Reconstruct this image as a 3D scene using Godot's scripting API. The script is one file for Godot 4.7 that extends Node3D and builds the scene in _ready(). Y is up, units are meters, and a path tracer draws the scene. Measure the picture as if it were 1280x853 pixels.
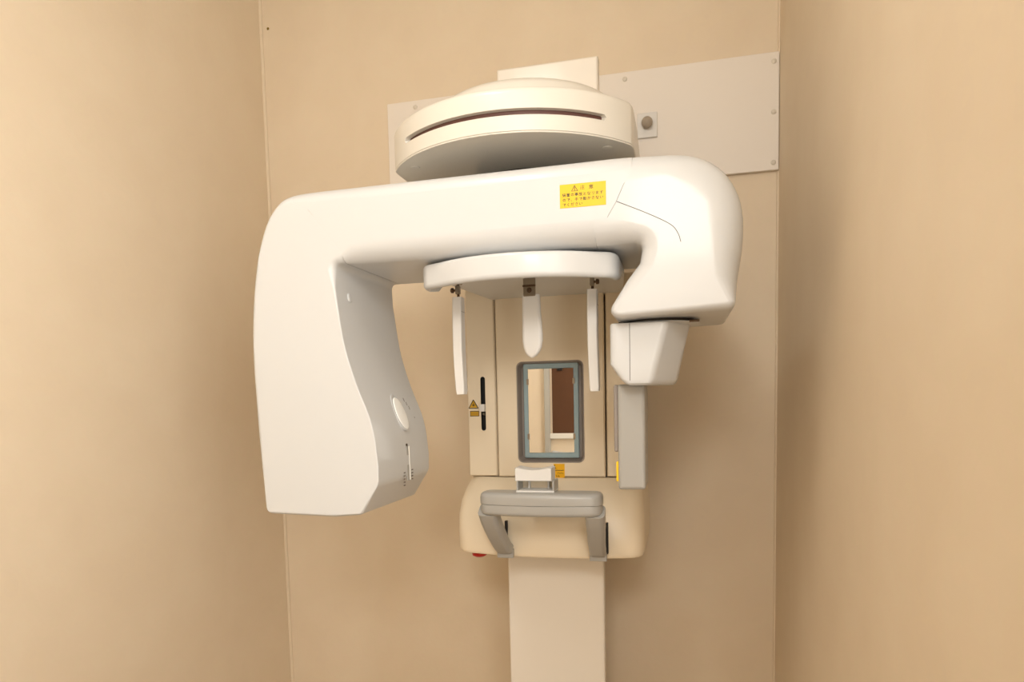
extends Node3D

var W := {}          # node -> world position of its origin
var M := {}          # materials
var taken := {}

# ---------------------------------------------------------------- mesh helpers
# a "soup" is a PackedVector3Array of triangles of one closed body

func skin(levels: Array, cap_a := true, cap_b := true) -> PackedVector3Array:
	var s := PackedVector3Array()
	for k in levels.size() - 1:
		var a: PackedVector3Array = levels[k]
		var b: PackedVector3Array = levels[k + 1]
		var n := a.size()
		for i in n:
			var j := (i + 1) % n
			s.append_array([a[i], a[j], b[j], a[i], b[j], b[i]])
	if cap_a:
		cap(s, levels[0], true)
	if cap_b:
		cap(s, levels[levels.size() - 1], false)
	return s

func cap(s: PackedVector3Array, ring: PackedVector3Array, back: bool) -> void:
	var nn := Vector3.ZERO
	for i in ring.size():
		nn += (ring[i] - ring[0]).cross(ring[(i + 1) % ring.size()] - ring[0])
	var ax := nn.abs().max_axis_index()
	var p := PackedVector2Array()
	for v in ring:
		p.append(Vector2(v.y, v.z) if ax == 0 else Vector2(v.z, v.x) if ax == 1 else Vector2(v.x, v.y))
	var area := 0.0
	for i in p.size():
		area += p[i].cross(p[(i + 1) % p.size()])
	var t := Geometry2D.triangulate_polygon(p)
	if t.is_empty():
		print("cap failed ", ring.size(), " ", ring[0], ring[1], ring[2])
	for i in range(0, t.size(), 3):
		var q := (p[t[i + 1]] - p[t[i]]).cross(p[t[i + 2]] - p[t[i]])
		var same := (q > 0) == (area > 0)
		if same != back:
			s.append_array([ring[t[i]], ring[t[i + 1]], ring[t[i + 2]]])
		else:
			s.append_array([ring[t[i]], ring[t[i + 2]], ring[t[i + 1]]])

func shape(s: PackedVector3Array, crease: float, shift: Vector3) -> ArrayMesh:
	var vol := 0.0
	var c0 := s[0]
	for i in range(0, s.size(), 3):
		vol += (s[i] - c0).dot((s[i + 1] - c0).cross(s[i + 2] - c0))
	var sg := 1.0 if vol > 0 else -1.0
	var fn: Array[Vector3] = []
	var tri: Array[int] = []
	var at := {}
	for i in range(0, s.size(), 3):
		var c := (s[i + 1] - s[i]).cross(s[i + 2] - s[i]) * sg
		if c.length() < 1e-11:
			continue
		for k in 3:
			var key := Vector3i((s[i + k] * 50000.0).round())
			if not at.has(key):
				at[key] = []
			at[key].append(fn.size())
		fn.append(c)
		tri.append(i)
	var lim := cos(deg_to_rad(crease))
	var st := SurfaceTool.new()
	st.begin(Mesh.PRIMITIVE_TRIANGLES)
	for f in fn.size():
		var order := [0, 2, 1] if sg > 0 else [0, 1, 2]
		var mine := fn[f].normalized()
		for k in order:
			var v := s[tri[f] + k]
			var nrm := Vector3.ZERO
			for g in at[Vector3i((v * 50000.0).round())]:
				if fn[g].normalized().dot(mine) > lim:
					nrm += fn[g]
			st.set_normal(nrm.normalized() if nrm.length() > 1e-14 else mine)
			st.add_vertex(v - shift)
	return st.commit()

func obj(called: String, s: PackedVector3Array, m: Material, parent: Node3D = self, crease := 32.0) -> MeshInstance3D:
	var lo := s[0]
	var hi := s[0]
	for v in s:
		lo = lo.min(v)
		hi = hi.max(v)
	var mid := (lo + hi) / 2.0
	var o := MeshInstance3D.new()
	o.name = called
	o.mesh = shape(s, crease, mid)
	o.material_override = m
	parent.add_child(o, true)
	o.position = mid - W.get(parent, Vector3.ZERO)
	W[o] = mid
	return o

func tag(o: Node3D, label: String, category: String, group := "") -> Node3D:
	o.set_meta("label", label)
	o.set_meta("category", category)
	if group:
		o.set_meta("group", group)
	return o

func struct(called: String, s: PackedVector3Array, m: Material, parent: Node3D = self) -> MeshInstance3D:
	var o := obj(called, s, m, parent)
	if parent == self:
		o.set_meta("kind", "structure")
	return o

# rounded rectangle in the plane spanned by u and v round c
func rr(c: Vector3, u: Vector3, v: Vector3, hw: float, hh: float, r: float, n := 6) -> PackedVector3Array:
	r = clampf(r, 0.00001, minf(hw, hh))
	var p := PackedVector3Array()
	for q in 4:
		var sx: float = [1, -1, -1, 1][q]
		var sy: float = [1, 1, -1, -1][q]
		for k in n + 1:
			var a := PI / 2 * (q + float(k) / n)
			p.append(c + u * (sx * (hw - r) + cos(a) * r) + v * (sy * (hh - r) + sin(a) * r))
	return p

const X := Vector3.RIGHT
const Y := Vector3.UP
const Z := Vector3.BACK

# box with corner radius r seen along w, and edge rounding e at both ends of w
func block(c: Vector3, size: Vector3, r := 0.004, e := 0.002, u := X, v := Y, w := Z, n := 5, es := 3) -> PackedVector3Array:
	var lv := []
	var h := size / 2.0
	e = maxf(e, 0.0)
	if e == 0.0:
		lv = [rr(c - w * h.z, u, v, h.x, h.y, r, n), rr(c + w * h.z, u, v, h.x, h.y, r, n)]
	else:
		for k in es + 1:
			var a := PI / 2 * k / es
			var i := e * (1.0 - sin(a))
			lv.append(rr(c - w * (h.z - e + e * cos(a)), u, v, h.x - i, h.y - i, maxf(r - i, 0.0003), n))
		for k in es + 1:
			var a := PI / 2 * (1.0 - float(k) / es)
			var i := e * (1.0 - sin(a))
			lv.append(rr(c + w * (h.z - e + e * cos(a)), u, v, h.x - i, h.y - i, maxf(r - i, 0.0003), n))
	return skin(lv)

func slab(a: Vector3, b: Vector3) -> PackedVector3Array:
	return block((a + b) / 2.0, (b - a).abs(), 0.0001, 0.0, X, Y, Z, 1)

# body of revolution about axis w: profile of [radius, height]
func lathe(c: Vector3, profile: Array, n := 32, w := Y, sx := 1.0) -> PackedVector3Array:
	var u := X if absf(w.dot(X)) < 0.9 else Z
	u = (u - w * u.dot(w)).normalized()
	var v := w.cross(u)
	var lv := []
	for p in profile:
		var ring := PackedVector3Array()
		for i in n:
			var a := TAU * i / n
			ring.append(c + u * cos(a) * p[0] * sx + v * sin(a) * p[0] + w * p[1])
		lv.append(ring)
	return skin(lv)

# bar of rounded section swept along a path; sizes holds [half width, half height] for every point; side is the direction of the width
func sweep(path: Array, sizes: Array, side: Vector3, r := 0.5, n := 5) -> PackedVector3Array:
	var lv := []
	for i in path.size():
		var t: Vector3 = (path[mini(i + 1, path.size() - 1)] - path[maxi(i - 1, 0)]).normalized()
		var u := (side - t * side.dot(t)).normalized()
		var v := t.cross(u)
		var sz: Array = sizes[mini(i, sizes.size() - 1)]
		lv.append(rr(path[i], u, v, sz[0], sz[1], minf(sz[0], sz[1]) * r, n))
	return skin(lv)

# smooth curve through points
func curve(pts: Array, n := 6, closed := false) -> Array:
	var out := []
	var m := pts.size()
	for i in (m if closed else m - 1):
		var a = pts[(i - 1 + m) % m] if closed else pts[maxi(i - 1, 0)]
		var d = pts[(i + 2) % m] if closed else pts[mini(i + 2, m - 1)]
		var b = pts[i]
		var c = pts[(i + 1) % m]
		for k in n:
			out.append(b.cubic_interpolate(c, a, d, float(k) / n))
	if not closed:
		out.append(pts[m - 1])
	return out

# contour from corners [x, y, corner radius, inset, fillet depth]; returns points, insets, depths, outward normals
func contour(pts: Array, seg := 6) -> Dictionary:
	var P: Array[Vector2] = []
	var I: Array[float] = []
	var D: Array[float] = []
	var n := pts.size()
	for i in n:
		var a := Vector2(pts[(i - 1 + n) % n][0], pts[(i - 1 + n) % n][1])
		var b := Vector2(pts[i][0], pts[i][1])
		var c := Vector2(pts[(i + 1) % n][0], pts[(i + 1) % n][1])
		var r: float = pts[i][2]
		if r <= 0.0:
			P.append(b); I.append(pts[i][3]); D.append(pts[i][4])
			continue
		var la := minf(r, a.distance_to(b) * 0.48)
		var lc := minf(r, c.distance_to(b) * 0.48)
		var p0 := b + (a - b).normalized() * la
		var p1 := b + (c - b).normalized() * lc
		for k in seg + 1:
			var t := float(k) / seg
			P.append(p0 * (1 - t) * (1 - t) + b * 2 * t * (1 - t) + p1 * t * t)
			I.append(pts[i][3]); D.append(pts[i][4])
	var area := 0.0
	for i in P.size():
		area += P[i].cross(P[(i + 1) % P.size()])
	var N: Array[Vector2] = []
	for i in P.size():
		var e0 := (P[i] - P[(i - 1 + P.size()) % P.size()]).normalized()
		var e1 := (P[(i + 1) % P.size()] - P[i]).normalized()
		var t := (e0 + e1).normalized()
		N.append(Vector2(t.y, -t.x) * signf(area))
	return {"P": P, "I": I, "D": D, "N": N}

# a contour extruded from z0 to z1, its front edge rounded by the insets and depths, its back edge by eb
func pillow(c: Dictionary, z0: float, z1: float, eb := 0.008, steps := 6) -> PackedVector3Array:
	var lv := []
	for k in 4:
		var a := PI / 2 * k / 3.0
		var ring := PackedVector3Array()
		for i in c.P.size():
			var q: Vector2 = c.P[i] - c.N[i] * eb * (1.0 - sin(a))
			ring.append(Vector3(q.x, q.y, z0 + eb * (1.0 - cos(a))))
		lv.append(ring)
	for k in steps + 1:
		var a := PI / 2 * (1.0 - float(k) / steps)
		var ring := PackedVector3Array()
		for i in c.P.size():
			var q: Vector2 = c.P[i] - c.N[i] * c.I[i] * (1.0 - sin(a))
			ring.append(Vector3(q.x, q.y, z1 - c.D[i] * (1.0 - cos(a))))
		lv.append(ring)
	return skin(lv)

func mat(col: Color, rough := 0.5, metal := 0.0, coat := 0.0) -> StandardMaterial3D:
	var m := StandardMaterial3D.new()
	m.albedo_color = col
	m.roughness = rough
	m.metallic = metal
	if coat > 0.0:
		m.clearcoat_enabled = true
		m.clearcoat = coat
		m.clearcoat_roughness = 0.12
	return m

func noise_tex(freq: float, seed_: int, normal := false, strength := 1.0, ramp: Gradient = null) -> ImageTexture:
	var f := FastNoiseLite.new()
	f.seed = seed_
	f.frequency = freq
	f.fractal_octaves = 4
	var img := f.get_seamless_image(512, 512)
	if normal:
		img.bump_map_to_normal_map(strength)
	elif ramp:
		img.convert(Image.FORMAT_RGB8)
		for y in 512:
			for x in 512:
				img.set_pixel(x, y, ramp.sample(img.get_pixel(x, y).r))
	return ImageTexture.create_from_image(img)

func painted(c0: Color, c1: Color, seed_: int) -> StandardMaterial3D:
	var m := StandardMaterial3D.new()
	var g := Gradient.new()
	g.set_color(0, c0)
	g.set_color(1, c1)
	m.albedo_texture = noise_tex(0.006, seed_, false, 1.0, g)
	m.normal_enabled = true
	m.normal_texture = noise_tex(0.05, seed_ + 1, true, 3.0)
	m.normal_scale = 0.06
	m.uv1_triplanar = true
	m.uv1_world_triplanar = true
	m.uv1_scale = Vector3.ONE * 1.6
	m.roughness = 0.62
	return m

# ---------------------------------------------------------------- flat print
const GLYPHS := {
	"注": [[1, 1, 2, 2], [0, 4, 1.5, 5], [0, 9, 2, 6], [6, 0, 6.5, 1.5], [3.5, 2.5, 9.5, 2.5], [4, 5.5, 9, 5.5], [6.5, 2.5, 6.5, 9], [3, 9, 10, 9]],
	"意": [[5, 0, 5, 1], [1, 1.2, 9, 1.2], [3, 1.5, 3.5, 2.6], [7, 1.5, 6.5, 2.6], [0, 2.8, 10, 2.8], [2, 3.8, 8, 3.8, 8, 6.6, 2, 6.6, 2, 3.8], [2, 5.2, 8, 5.2], [1, 7.5, 0.5, 9.5], [3, 7.3, 3, 9.3, 7, 9.5, 7.5, 8.5], [5, 7, 6, 8], [8.5, 7.3, 9.6, 9]],
	"装": [[2, 0, 2, 4], [0, 1, 1, 2], [0, 4, 2, 3], [4, 1.4, 10, 1.4], [7, 0, 7, 4], [4.5, 4, 9.5, 4], [0, 5.5, 10, 5.5], [5, 4.6, 4, 7, 0.5, 9], [4, 6.5, 4, 9.8], [5, 6, 9.6, 9.8], [9, 6, 7, 8]],
	"置": [[1, 0.5, 9, 0.5, 9, 2.5, 1, 2.5, 1, 0.5], [4, 0.5, 4, 2.5], [6.5, 0.5, 6.5, 2.5], [1, 3.6, 9, 3.6], [5, 2.5, 5, 4.6], [3, 4.6, 8, 4.6, 8, 8.4, 3, 8.4, 3, 4.6], [3, 6, 8, 6], [3, 7.2, 8, 7.2], [1, 4.5, 1, 9.6, 9.6, 9.6]],
	"の": [[5.5, 1.5, 4.5, 6.5, 2.5, 8, 1, 6, 2, 3, 5, 1.3, 8, 2.4, 9, 5, 8, 8, 5.5, 9]],
	"事": [[0, 1.2, 10, 1.2], [2, 2.3, 8, 2.3, 8, 3.8, 2, 3.8, 2, 2.3], [1, 5, 9, 5, 9, 7.8, 1, 7.8], [0, 6.4, 10, 6.4], [5, 0, 5, 9.8, 4, 9]],
	"故": [[0, 2.5, 4.5, 2.5], [2.2, 0, 2.2, 5], [0.5, 5, 4, 5, 4, 9, 0.5, 9, 0.5, 5], [6.5, 0, 5, 4], [6, 2.5, 10, 2.5], [9, 2.5, 8, 6, 5, 9.8], [6, 4, 7.5, 7.5, 10, 9.8]],
	"と": [[2.5, 1, 3.5, 4.5], [8.5, 3, 3, 5.5, 1.8, 7.5, 3, 9, 8.5, 9]],
	"な": [[0.5, 2.5, 5, 2.5], [3, 0.5, 2.5, 3.5, 0.8, 6.5], [7, 1.5, 9.5, 3.5], [6.5, 4, 6.5, 8, 4.5, 9.3, 3, 8, 5, 7, 9, 9]],
	"り": [[2.5, 1, 2.2, 4.5, 3, 5.5], [7.5, 0.8, 7.7, 5, 6.8, 8, 4.5, 9.6]],
	"ま": [[1, 2.3, 9, 2.3], [1.5, 4.6, 8.5, 4.6], [5, 0.5, 5, 8, 3.5, 9.2, 1.8, 8.3, 3.2, 7.2, 9, 9.2]],
	"す": [[0.5, 2.5, 9.5, 2.5], [6, 0.5, 6, 5, 4.6, 6.2, 3.4, 5, 4.6, 3.8, 6, 5, 5.6, 8, 3.5, 9.8]],
	"で": [[0.5, 2, 9, 1.6, 6, 3.2, 4.6, 6, 6, 8.6, 8, 9], [7, 4.2, 7.8, 5.4], [8.6, 3.6, 9.4, 4.8]],
	"、": [[1, 7.5, 2.5, 9.5]],
	"手": [[8, 0.5, 2, 1.5], [1, 3.5, 9, 3.5], [0, 6, 10, 6], [5, 1, 5, 9.8, 3.6, 9.2]],
	"動": [[4, 0.3, 1, 1], [0, 2, 5.5, 2], [0.8, 3.2, 4.8, 3.2, 4.8, 6, 0.8, 6, 0.8, 3.2], [0.8, 4.6, 4.8, 4.6], [2.8, 1, 2.8, 9], [0.5, 7.4, 5.2, 7.4], [0, 9.3, 5.6, 9], [6, 3, 9.6, 3, 9.3, 9.5, 8, 9], [7.6, 0.5, 7.4, 5, 5.8, 9.8]],
	"か": [[0.5, 3.4, 6, 3, 6.3, 5, 5.5, 9, 4, 8.6], [3.5, 0.6, 2.8, 5, 0.8, 9.2], [7.5, 2, 9.5, 5.5]],
	"さ": [[1, 3, 9, 2.4], [4.5, 0.5, 7.5, 6], [2.5, 6, 2.6, 8.4, 5, 9.4, 7.8, 9]],
	"い": [[1.2, 2, 1.4, 6, 2.8, 8.4, 3.8, 7], [7.5, 2.4, 8.8, 4, 9.2, 6.4]],
	"く": [[7, 0.8, 2.5, 5, 7.2, 9.4]],
	"だ": [[0.5, 2.5, 5.5, 2.5], [3, 0.6, 1, 9.2], [5, 5, 8.6, 4.8], [4.6, 8, 5.6, 9.2, 9, 9], [7, 1.2, 7.8, 2.6], [8.6, 0.8, 9.4, 2.2]],
}

func stroke(img: Image, a: Vector2, b: Vector2, w: float, col: Color) -> void:
	var n := int(a.distance_to(b) * 2) + 1
	for i in n + 1:
		var p := a.lerp(b, float(i) / n)
		img.fill_rect(Rect2i(int(round(p.x - w / 2)), int(round(p.y - w / 2)), int(ceil(w)), int(ceil(w))), col)

func write(img: Image, text: String, at: Vector2, size: float, gap: float, w: float, col: Color) -> void:
	var x := at.x
	for ch in text:
		if GLYPHS.has(ch):
			for line in GLYPHS[ch]:
				for i in range(0, line.size() - 2, 2):
					stroke(img, Vector2(x, at.y) + Vector2(line[i], line[i + 1]) * size / 10.0, Vector2(x, at.y) + Vector2(line[i + 2], line[i + 3]) * size / 10.0, w, col)
		x += size + gap

func poly(img: Image, pts: Array, w: float, col: Color) -> void:
	for i in pts.size() - 1:
		stroke(img, pts[i], pts[i + 1], w, col)

func sheet(called: String, img: Image, c: Vector3, size: Vector2, parent: Node3D, face := Basis.IDENTITY, label := "") -> MeshInstance3D:
	var q := QuadMesh.new()
	q.size = size
	var m := StandardMaterial3D.new()
	m.albedo_texture = ImageTexture.create_from_image(img)
	m.roughness = 0.45
	var o := MeshInstance3D.new()
	o.name = called
	o.mesh = q
	o.material_override = m
	parent.add_child(o, true)
	o.transform = Transform3D(face, c - W.get(parent, Vector3.ZERO))
	if label:
		o.set_meta("label", label)
	return o

# ---------------------------------------------------------------- the scene
func _ready() -> void:
	# camera: standing near the right wall, lens shifted up
	var cam := Camera3D.new()
	cam.name = "camera"
	cam.projection = Camera3D.PROJECTION_FRUSTUM
	cam.near = 0.05
	cam.far = 40.0
	cam.size = 853.0 / 850.0 * 0.05
	cam.frustum_offset = Vector2(0, (563.1 - 426.5) / 850.0 * 0.05)
	add_child(cam)
	cam.transform = Transform3D(Basis(Y, deg_to_rad(14.078)) * Basis(X, deg_to_rad(-4.438)) * Basis(Z, deg_to_rad(-1.268)), Vector3(0, 1.5, 1.85))
	cam.current = true
	var env := Environment.new()
	env.background_mode = Environment.BG_COLOR
	env.background_color = Color(0, 0, 0)
	env.tonemap_mode = Environment.TONE_MAPPER_LINEAR
	env.tonemap_exposure = 1.05
	env.sdfgi_enabled = true
	env.ssao_enabled = true
	env.ssil_enabled = true
	var we := WorldEnvironment.new()
	we.name = "world_environment"
	we.environment = env
	add_child(we)
	# ceiling lamp, out of view: a fluorescent batten that runs from front to back over the open floor
	area("unseen_ceiling_lamp_light", Vector3(LX, H - 0.1, LZ), Vector2(0.16, 0.6), 0.6, Vector3(-PI / 2, 0, 0))
	# out of view behind the viewer: stands in for flash bounced off the rear wall
	area("unseen_rear_light", Vector3(0.0, 2.27, ZR - 0.03), Vector2(0.42, 0.40), 0.95, Vector3.ZERO)
	# unseen light beside the viewer, for flash bounce that brightens the left wall
	area("unseen_side_light", Vector3(XR - 0.03, 1.60, 1.72), Vector2(0.64, 1.20), 0.85, Vector3(0, PI / 2, 0))

	materials()
	room()
	board()
	machine()

func area(called: String, at: Vector3, size: Vector2, energy: float, turn: Vector3) -> void:
	var l := AreaLight3D.new()
	l.name = called
	l.area_size = size
	l.area_normalize_energy = true
	l.light_energy = energy
	l.light_color = Color(1.0, 1.0, 0.99)
	l.area_range = 12.0
	l.shadow_enabled = true
	add_child(l)
	l.position = at
	l.rotation = turn

func materials() -> void:
	M.wall = painted(Color(0.89, 0.822, 0.725), Color(0.905, 0.842, 0.748), 5)
	M.bead = mat(Color(0.885, 0.82, 0.725), 0.6)
	M.ceiling = painted(Color(0.91, 0.89, 0.85), Color(0.93, 0.91, 0.87), 15)
	M.floor = painted(Color(0.76, 0.68, 0.57), Color(0.80, 0.72, 0.61), 25)
	M.shell = mat(Color(0.80, 0.803, 0.805), 0.40, 0.0, 0.2)
	M.disc = mat(Color(0.85, 0.83, 0.79), 0.36, 0.0, 0.3)
	M.cream = mat(Color(0.92, 0.86, 0.76), 0.42, 0.0, 0.2)
	M.column = mat(Color(0.905, 0.875, 0.83), 0.4, 0.0, 0.2)
	M.pad = mat(Color(0.88, 0.87, 0.855), 0.45)
	M.window = mat(Color(0.97, 0.965, 0.95), 0.3)
	M.grey = mat(Color(0.65, 0.64, 0.62), 0.34)
	M.bezel = mat(Color(0.56, 0.52, 0.49), 0.5)
	M.blue = mat(Color(0.58, 0.665, 0.69), 0.4)
	M.black = mat(Color(0.03, 0.028, 0.026), 0.6)
	M.core = mat(Color(0.42, 0.35, 0.27), 0.7)
	M.seam = mat(Color(0.20, 0.17, 0.14), 0.8)
	M.slot = mat(Color(0.38, 0.25, 0.22), 0.5)
	M.metal = mat(Color(0.62, 0.58, 0.52), 0.28, 1.0)
	M.dark_metal = mat(Color(0.40, 0.33, 0.27), 0.35, 1.0)
	M.mirror = mat(Color(0.93, 0.93, 0.92), 0.01, 1.0)
	M.red = mat(Color(0.72, 0.03, 0.03), 0.35, 0.0, 0.3)
	M.board = mat(Color(0.93, 0.90, 0.865), 0.5)
	M.screw = mat(Color(0.86, 0.83, 0.78), 0.35)
	M.knob = mat(Color(0.66, 0.61, 0.55), 0.4)
	M.yellow = mat(Color(0.95, 0.78, 0.05), 0.5)
	M.print = mat(Color(0.45, 0.42, 0.40), 0.6)
	M.wood = mat(Color(0.36, 0.22, 0.12), 0.5)
	M.white_paint = mat(Color(0.90, 0.89, 0.86), 0.45)
	M.post = mat(Color(0.70, 0.69, 0.66), 0.5)
	var lamp := StandardMaterial3D.new()
	lamp.albedo_color = Color(0.95, 0.95, 0.93)
	lamp.emission_enabled = true
	lamp.emission = Color(1.0, 0.97, 0.92)
	lamp.emission_energy_multiplier = 3.0
	M.lamp = lamp
	M.rear_glow = lamp.duplicate()  # glow of the unseen rear panel, in place of bounced flash
	M.side_glow = lamp.duplicate()  # glow of the unseen panel on the right wall, likewise
	M.side_glow.emission_energy_multiplier = 1.2

const XL := -1.195
const XR := 0.235
const ZR := 2.6
const H := 2.82
const LX := -0.53
const LZ := 1.65

func room() -> void:
	struct("floor", slab(Vector3(XL - 0.1, -0.1, -0.1), Vector3(XR + 0.1, 0, ZR + 0.1)), M.floor)
	struct("ceiling", slab(Vector3(XL - 0.1, H, -0.1), Vector3(XR + 0.1, H + 0.1, ZR + 0.1)), M.ceiling)
	var back := struct("wall_back", slab(Vector3(XL - 0.1, 0, -0.1), Vector3(XR + 0.1, H, 0)), M.wall)
	obj("nail_head", lathe(Vector3(-1.171, 2.591, 0), [[0.003, 0.0], [0.004, 0.001], [0.003, 0.0025], [0.0005, 0.003]], 12, Z), mat(Color(0.55, 0.45, 0.15), 0.5), back)
	struct("wall_left", slab(Vector3(XL - 0.1, 0, 0), Vector3(XL, H, ZR)), M.wall)
	struct("wall_right", slab(Vector3(XR, 0, 0), Vector3(XR + 0.1, H, ZR)), M.wall)
	# beads of sealant run down in the two back corners
	struct("trim_3", lathe(Vector3(XL, 0, 0), [[0.007, 0.0], [0.007, H]], 16), M.bead)
	struct("trim_4", lathe(Vector3(XR, 0, 0), [[0.005, 0.0], [0.005, H]], 16), M.bead)
	# rear wall with a shuttered hatch, which the machine's mirror shows
	var x0 := -0.719
	var x1 := -0.45
	var y0 := 1.29
	var y1 := 1.95
	var s := slab(Vector3(XL - 0.1, 0, ZR), Vector3(x0, H, ZR + 0.1))
	s.append_array(slab(Vector3(x1, 0, ZR), Vector3(XR + 0.1, H, ZR + 0.1)))
	s.append_array(slab(Vector3(x0, 0, ZR), Vector3(x1, y0, ZR + 0.1)))
	s.append_array(slab(Vector3(x0, y1, ZR), Vector3(x1, H, ZR + 0.1)))
	struct("wall_rear", s, M.wall)
	struct("trim_1", block(Vector3(x0 - 0.015, H / 2, ZR - 0.012), Vector3(0.03, H, 0.024), 0.003, 0.002), M.post)
	struct("trim_2", block(Vector3((x0 + x1) / 2, y0 - 0.012, ZR - 0.012), Vector3(x1 - x0, 0.03, 0.024), 0.004, 0.003), M.white_paint)
	var sh := struct("window_1", slab(Vector3(x0, y0, ZR + 0.06), Vector3(x1, y1, ZR + 0.1)), M.wood)
	obj("latch", block(Vector3(-0.672, 1.656, ZR + 0.055), Vector3(0.03, 0.02, 0.01), 0.002, 0.001), M.black, sh)
	# lamp on the ceiling, out of view
	var t := Node3D.new()
	t.name = "unseen_ceiling_lamp"
	add_child(t)
	t.position = Vector3(LX, H, LZ)
	W[t] = t.position
	tag(t, "long white fluorescent ceiling lamp over the open floor, out of view", "lamp")
	obj("housing", block(Vector3(LX, H - 0.03, LZ), Vector3(0.2, 0.64, 0.06), 0.01, 0.004, X, Z, Y), M.white_paint, t)
	obj("diffuser", block(Vector3(LX, H - 0.076, LZ), Vector3(0.16, 0.6, 0.034), 0.02, 0.012, X, Z, Y), M.lamp, t)

	# out of view: plain door, and two framed glow panels standing in for bounced flash
	var w := struct("window_2", block(Vector3(0.0, 2.27, ZR - 0.016), Vector3(0.42, 0.40, 0.012), 0.004, 0.002), M.rear_glow)
	for a in [[0.0, 2.48, 0.46, 0.02], [0.0, 2.06, 0.46, 0.02], [-0.22, 2.27, 0.02, 0.40], [0.22, 2.27, 0.02, 0.40]]:
		obj("panel_frame", block(Vector3(a[0], a[1], ZR - 0.011), Vector3(a[2], a[3], 0.022), 0.002, 0.001), M.white_paint, w)
	struct("door_1", block(Vector3(-0.11, 1.02, ZR - 0.012), Vector3(0.66, 2.03, 0.022), 0.004, 0.002), M.wall)
	w = struct("window_3", block(Vector3(XR - 0.016, 1.60, 1.72), Vector3(0.64, 1.20, 0.012), 0.004, 0.002, Z, Y, X), M.side_glow)
	for a in [[1.72, 2.21, 0.68, 0.02], [1.72, 0.99, 0.68, 0.02], [1.39, 1.60, 0.02, 1.20], [2.05, 1.60, 0.02, 1.20]]:
		obj("panel_frame", block(Vector3(XR - 0.011, a[1], a[0]), Vector3(a[2], a[3], 0.022), 0.002, 0.001, Z, Y, X), M.white_paint, w)

func board() -> void:
	var t := Node3D.new()
	t.name = "mounting_board"
	add_child(t)
	t.position = Vector3(-0.284, 2.187, 0)
	W[t] = t.position
	tag(t, "long pale wall board screwed up high behind the machine", "board")
	obj("panel", block(Vector3(-0.2835, 2.1875, 0.006), Vector3(1.033, 0.281, 0.012), 0.002, 0.0015), M.board, t)
	for p in [[-0.140, 2.310], [0.221, 2.306], [0.221, 2.186], [0.221, 2.065], [-0.716, 2.310]]:
		obj("screw", lathe(Vector3(p[0], p[1], 0.0115), [[0.0065, 0.0], [0.0062, 0.0015], [0.0045, 0.0032], [0.002, 0.0038]], 16, Z), M.screw, t)
	var pl := obj("cover_plate", block(Vector3(-0.084, 2.187, 0.015), Vector3(0.05, 0.062, 0.007), 0.002, 0.0015), M.pad, t)
	obj("knob", lathe(Vector3(-0.084, 2.190, 0.018), [[0.008, 0.0], [0.008, 0.003], [0.0125, 0.006], [0.0143, 0.012], [0.0125, 0.018], [0.007, 0.0225], [0.001, 0.024]], 24, Z), M.knob, pl)

# ---------------------------------------------------------------- the X-ray machine
var unit: Node3D

func machine() -> void:
	unit = Node3D.new()
	unit.name = "panoramic_xray_machine"
	add_child(unit)
	unit.position = Vector3(-0.288, 0, 0.2)
	W[unit] = unit.position
	tag(unit, "tall cream panoramic dental X-ray machine with wide rotating arm", "X-ray machine")
	column()
	carriage()
	lower_cover()
	top_housing()
	arm()
	temple_plate()
	chin_support()
	sensor()

func column() -> void:
	obj("column", block(Vector3(-0.2895, 1.13, 0.2925), Vector3(0.229, 2.218, 0.025), 0.004, 0.005), M.column, unit)
	obj("inner_mast", block(Vector3(-0.2895, 1.12, 0.165), Vector3(0.15, 2.19, 0.235), 0.004, 0.0), M.cream, unit)
	obj("base_plate", block(Vector3(-0.2895, 0.011, 0.24), Vector3(0.40, 0.50, 0.022), 0.02, 0.004, X, Z, Y), M.cream, unit)
	obj("wall_bracket", slab(Vector3(-0.36, 0.47, 0.0), Vector3(-0.22, 0.53, 0.06)), M.cream, unit)

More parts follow.
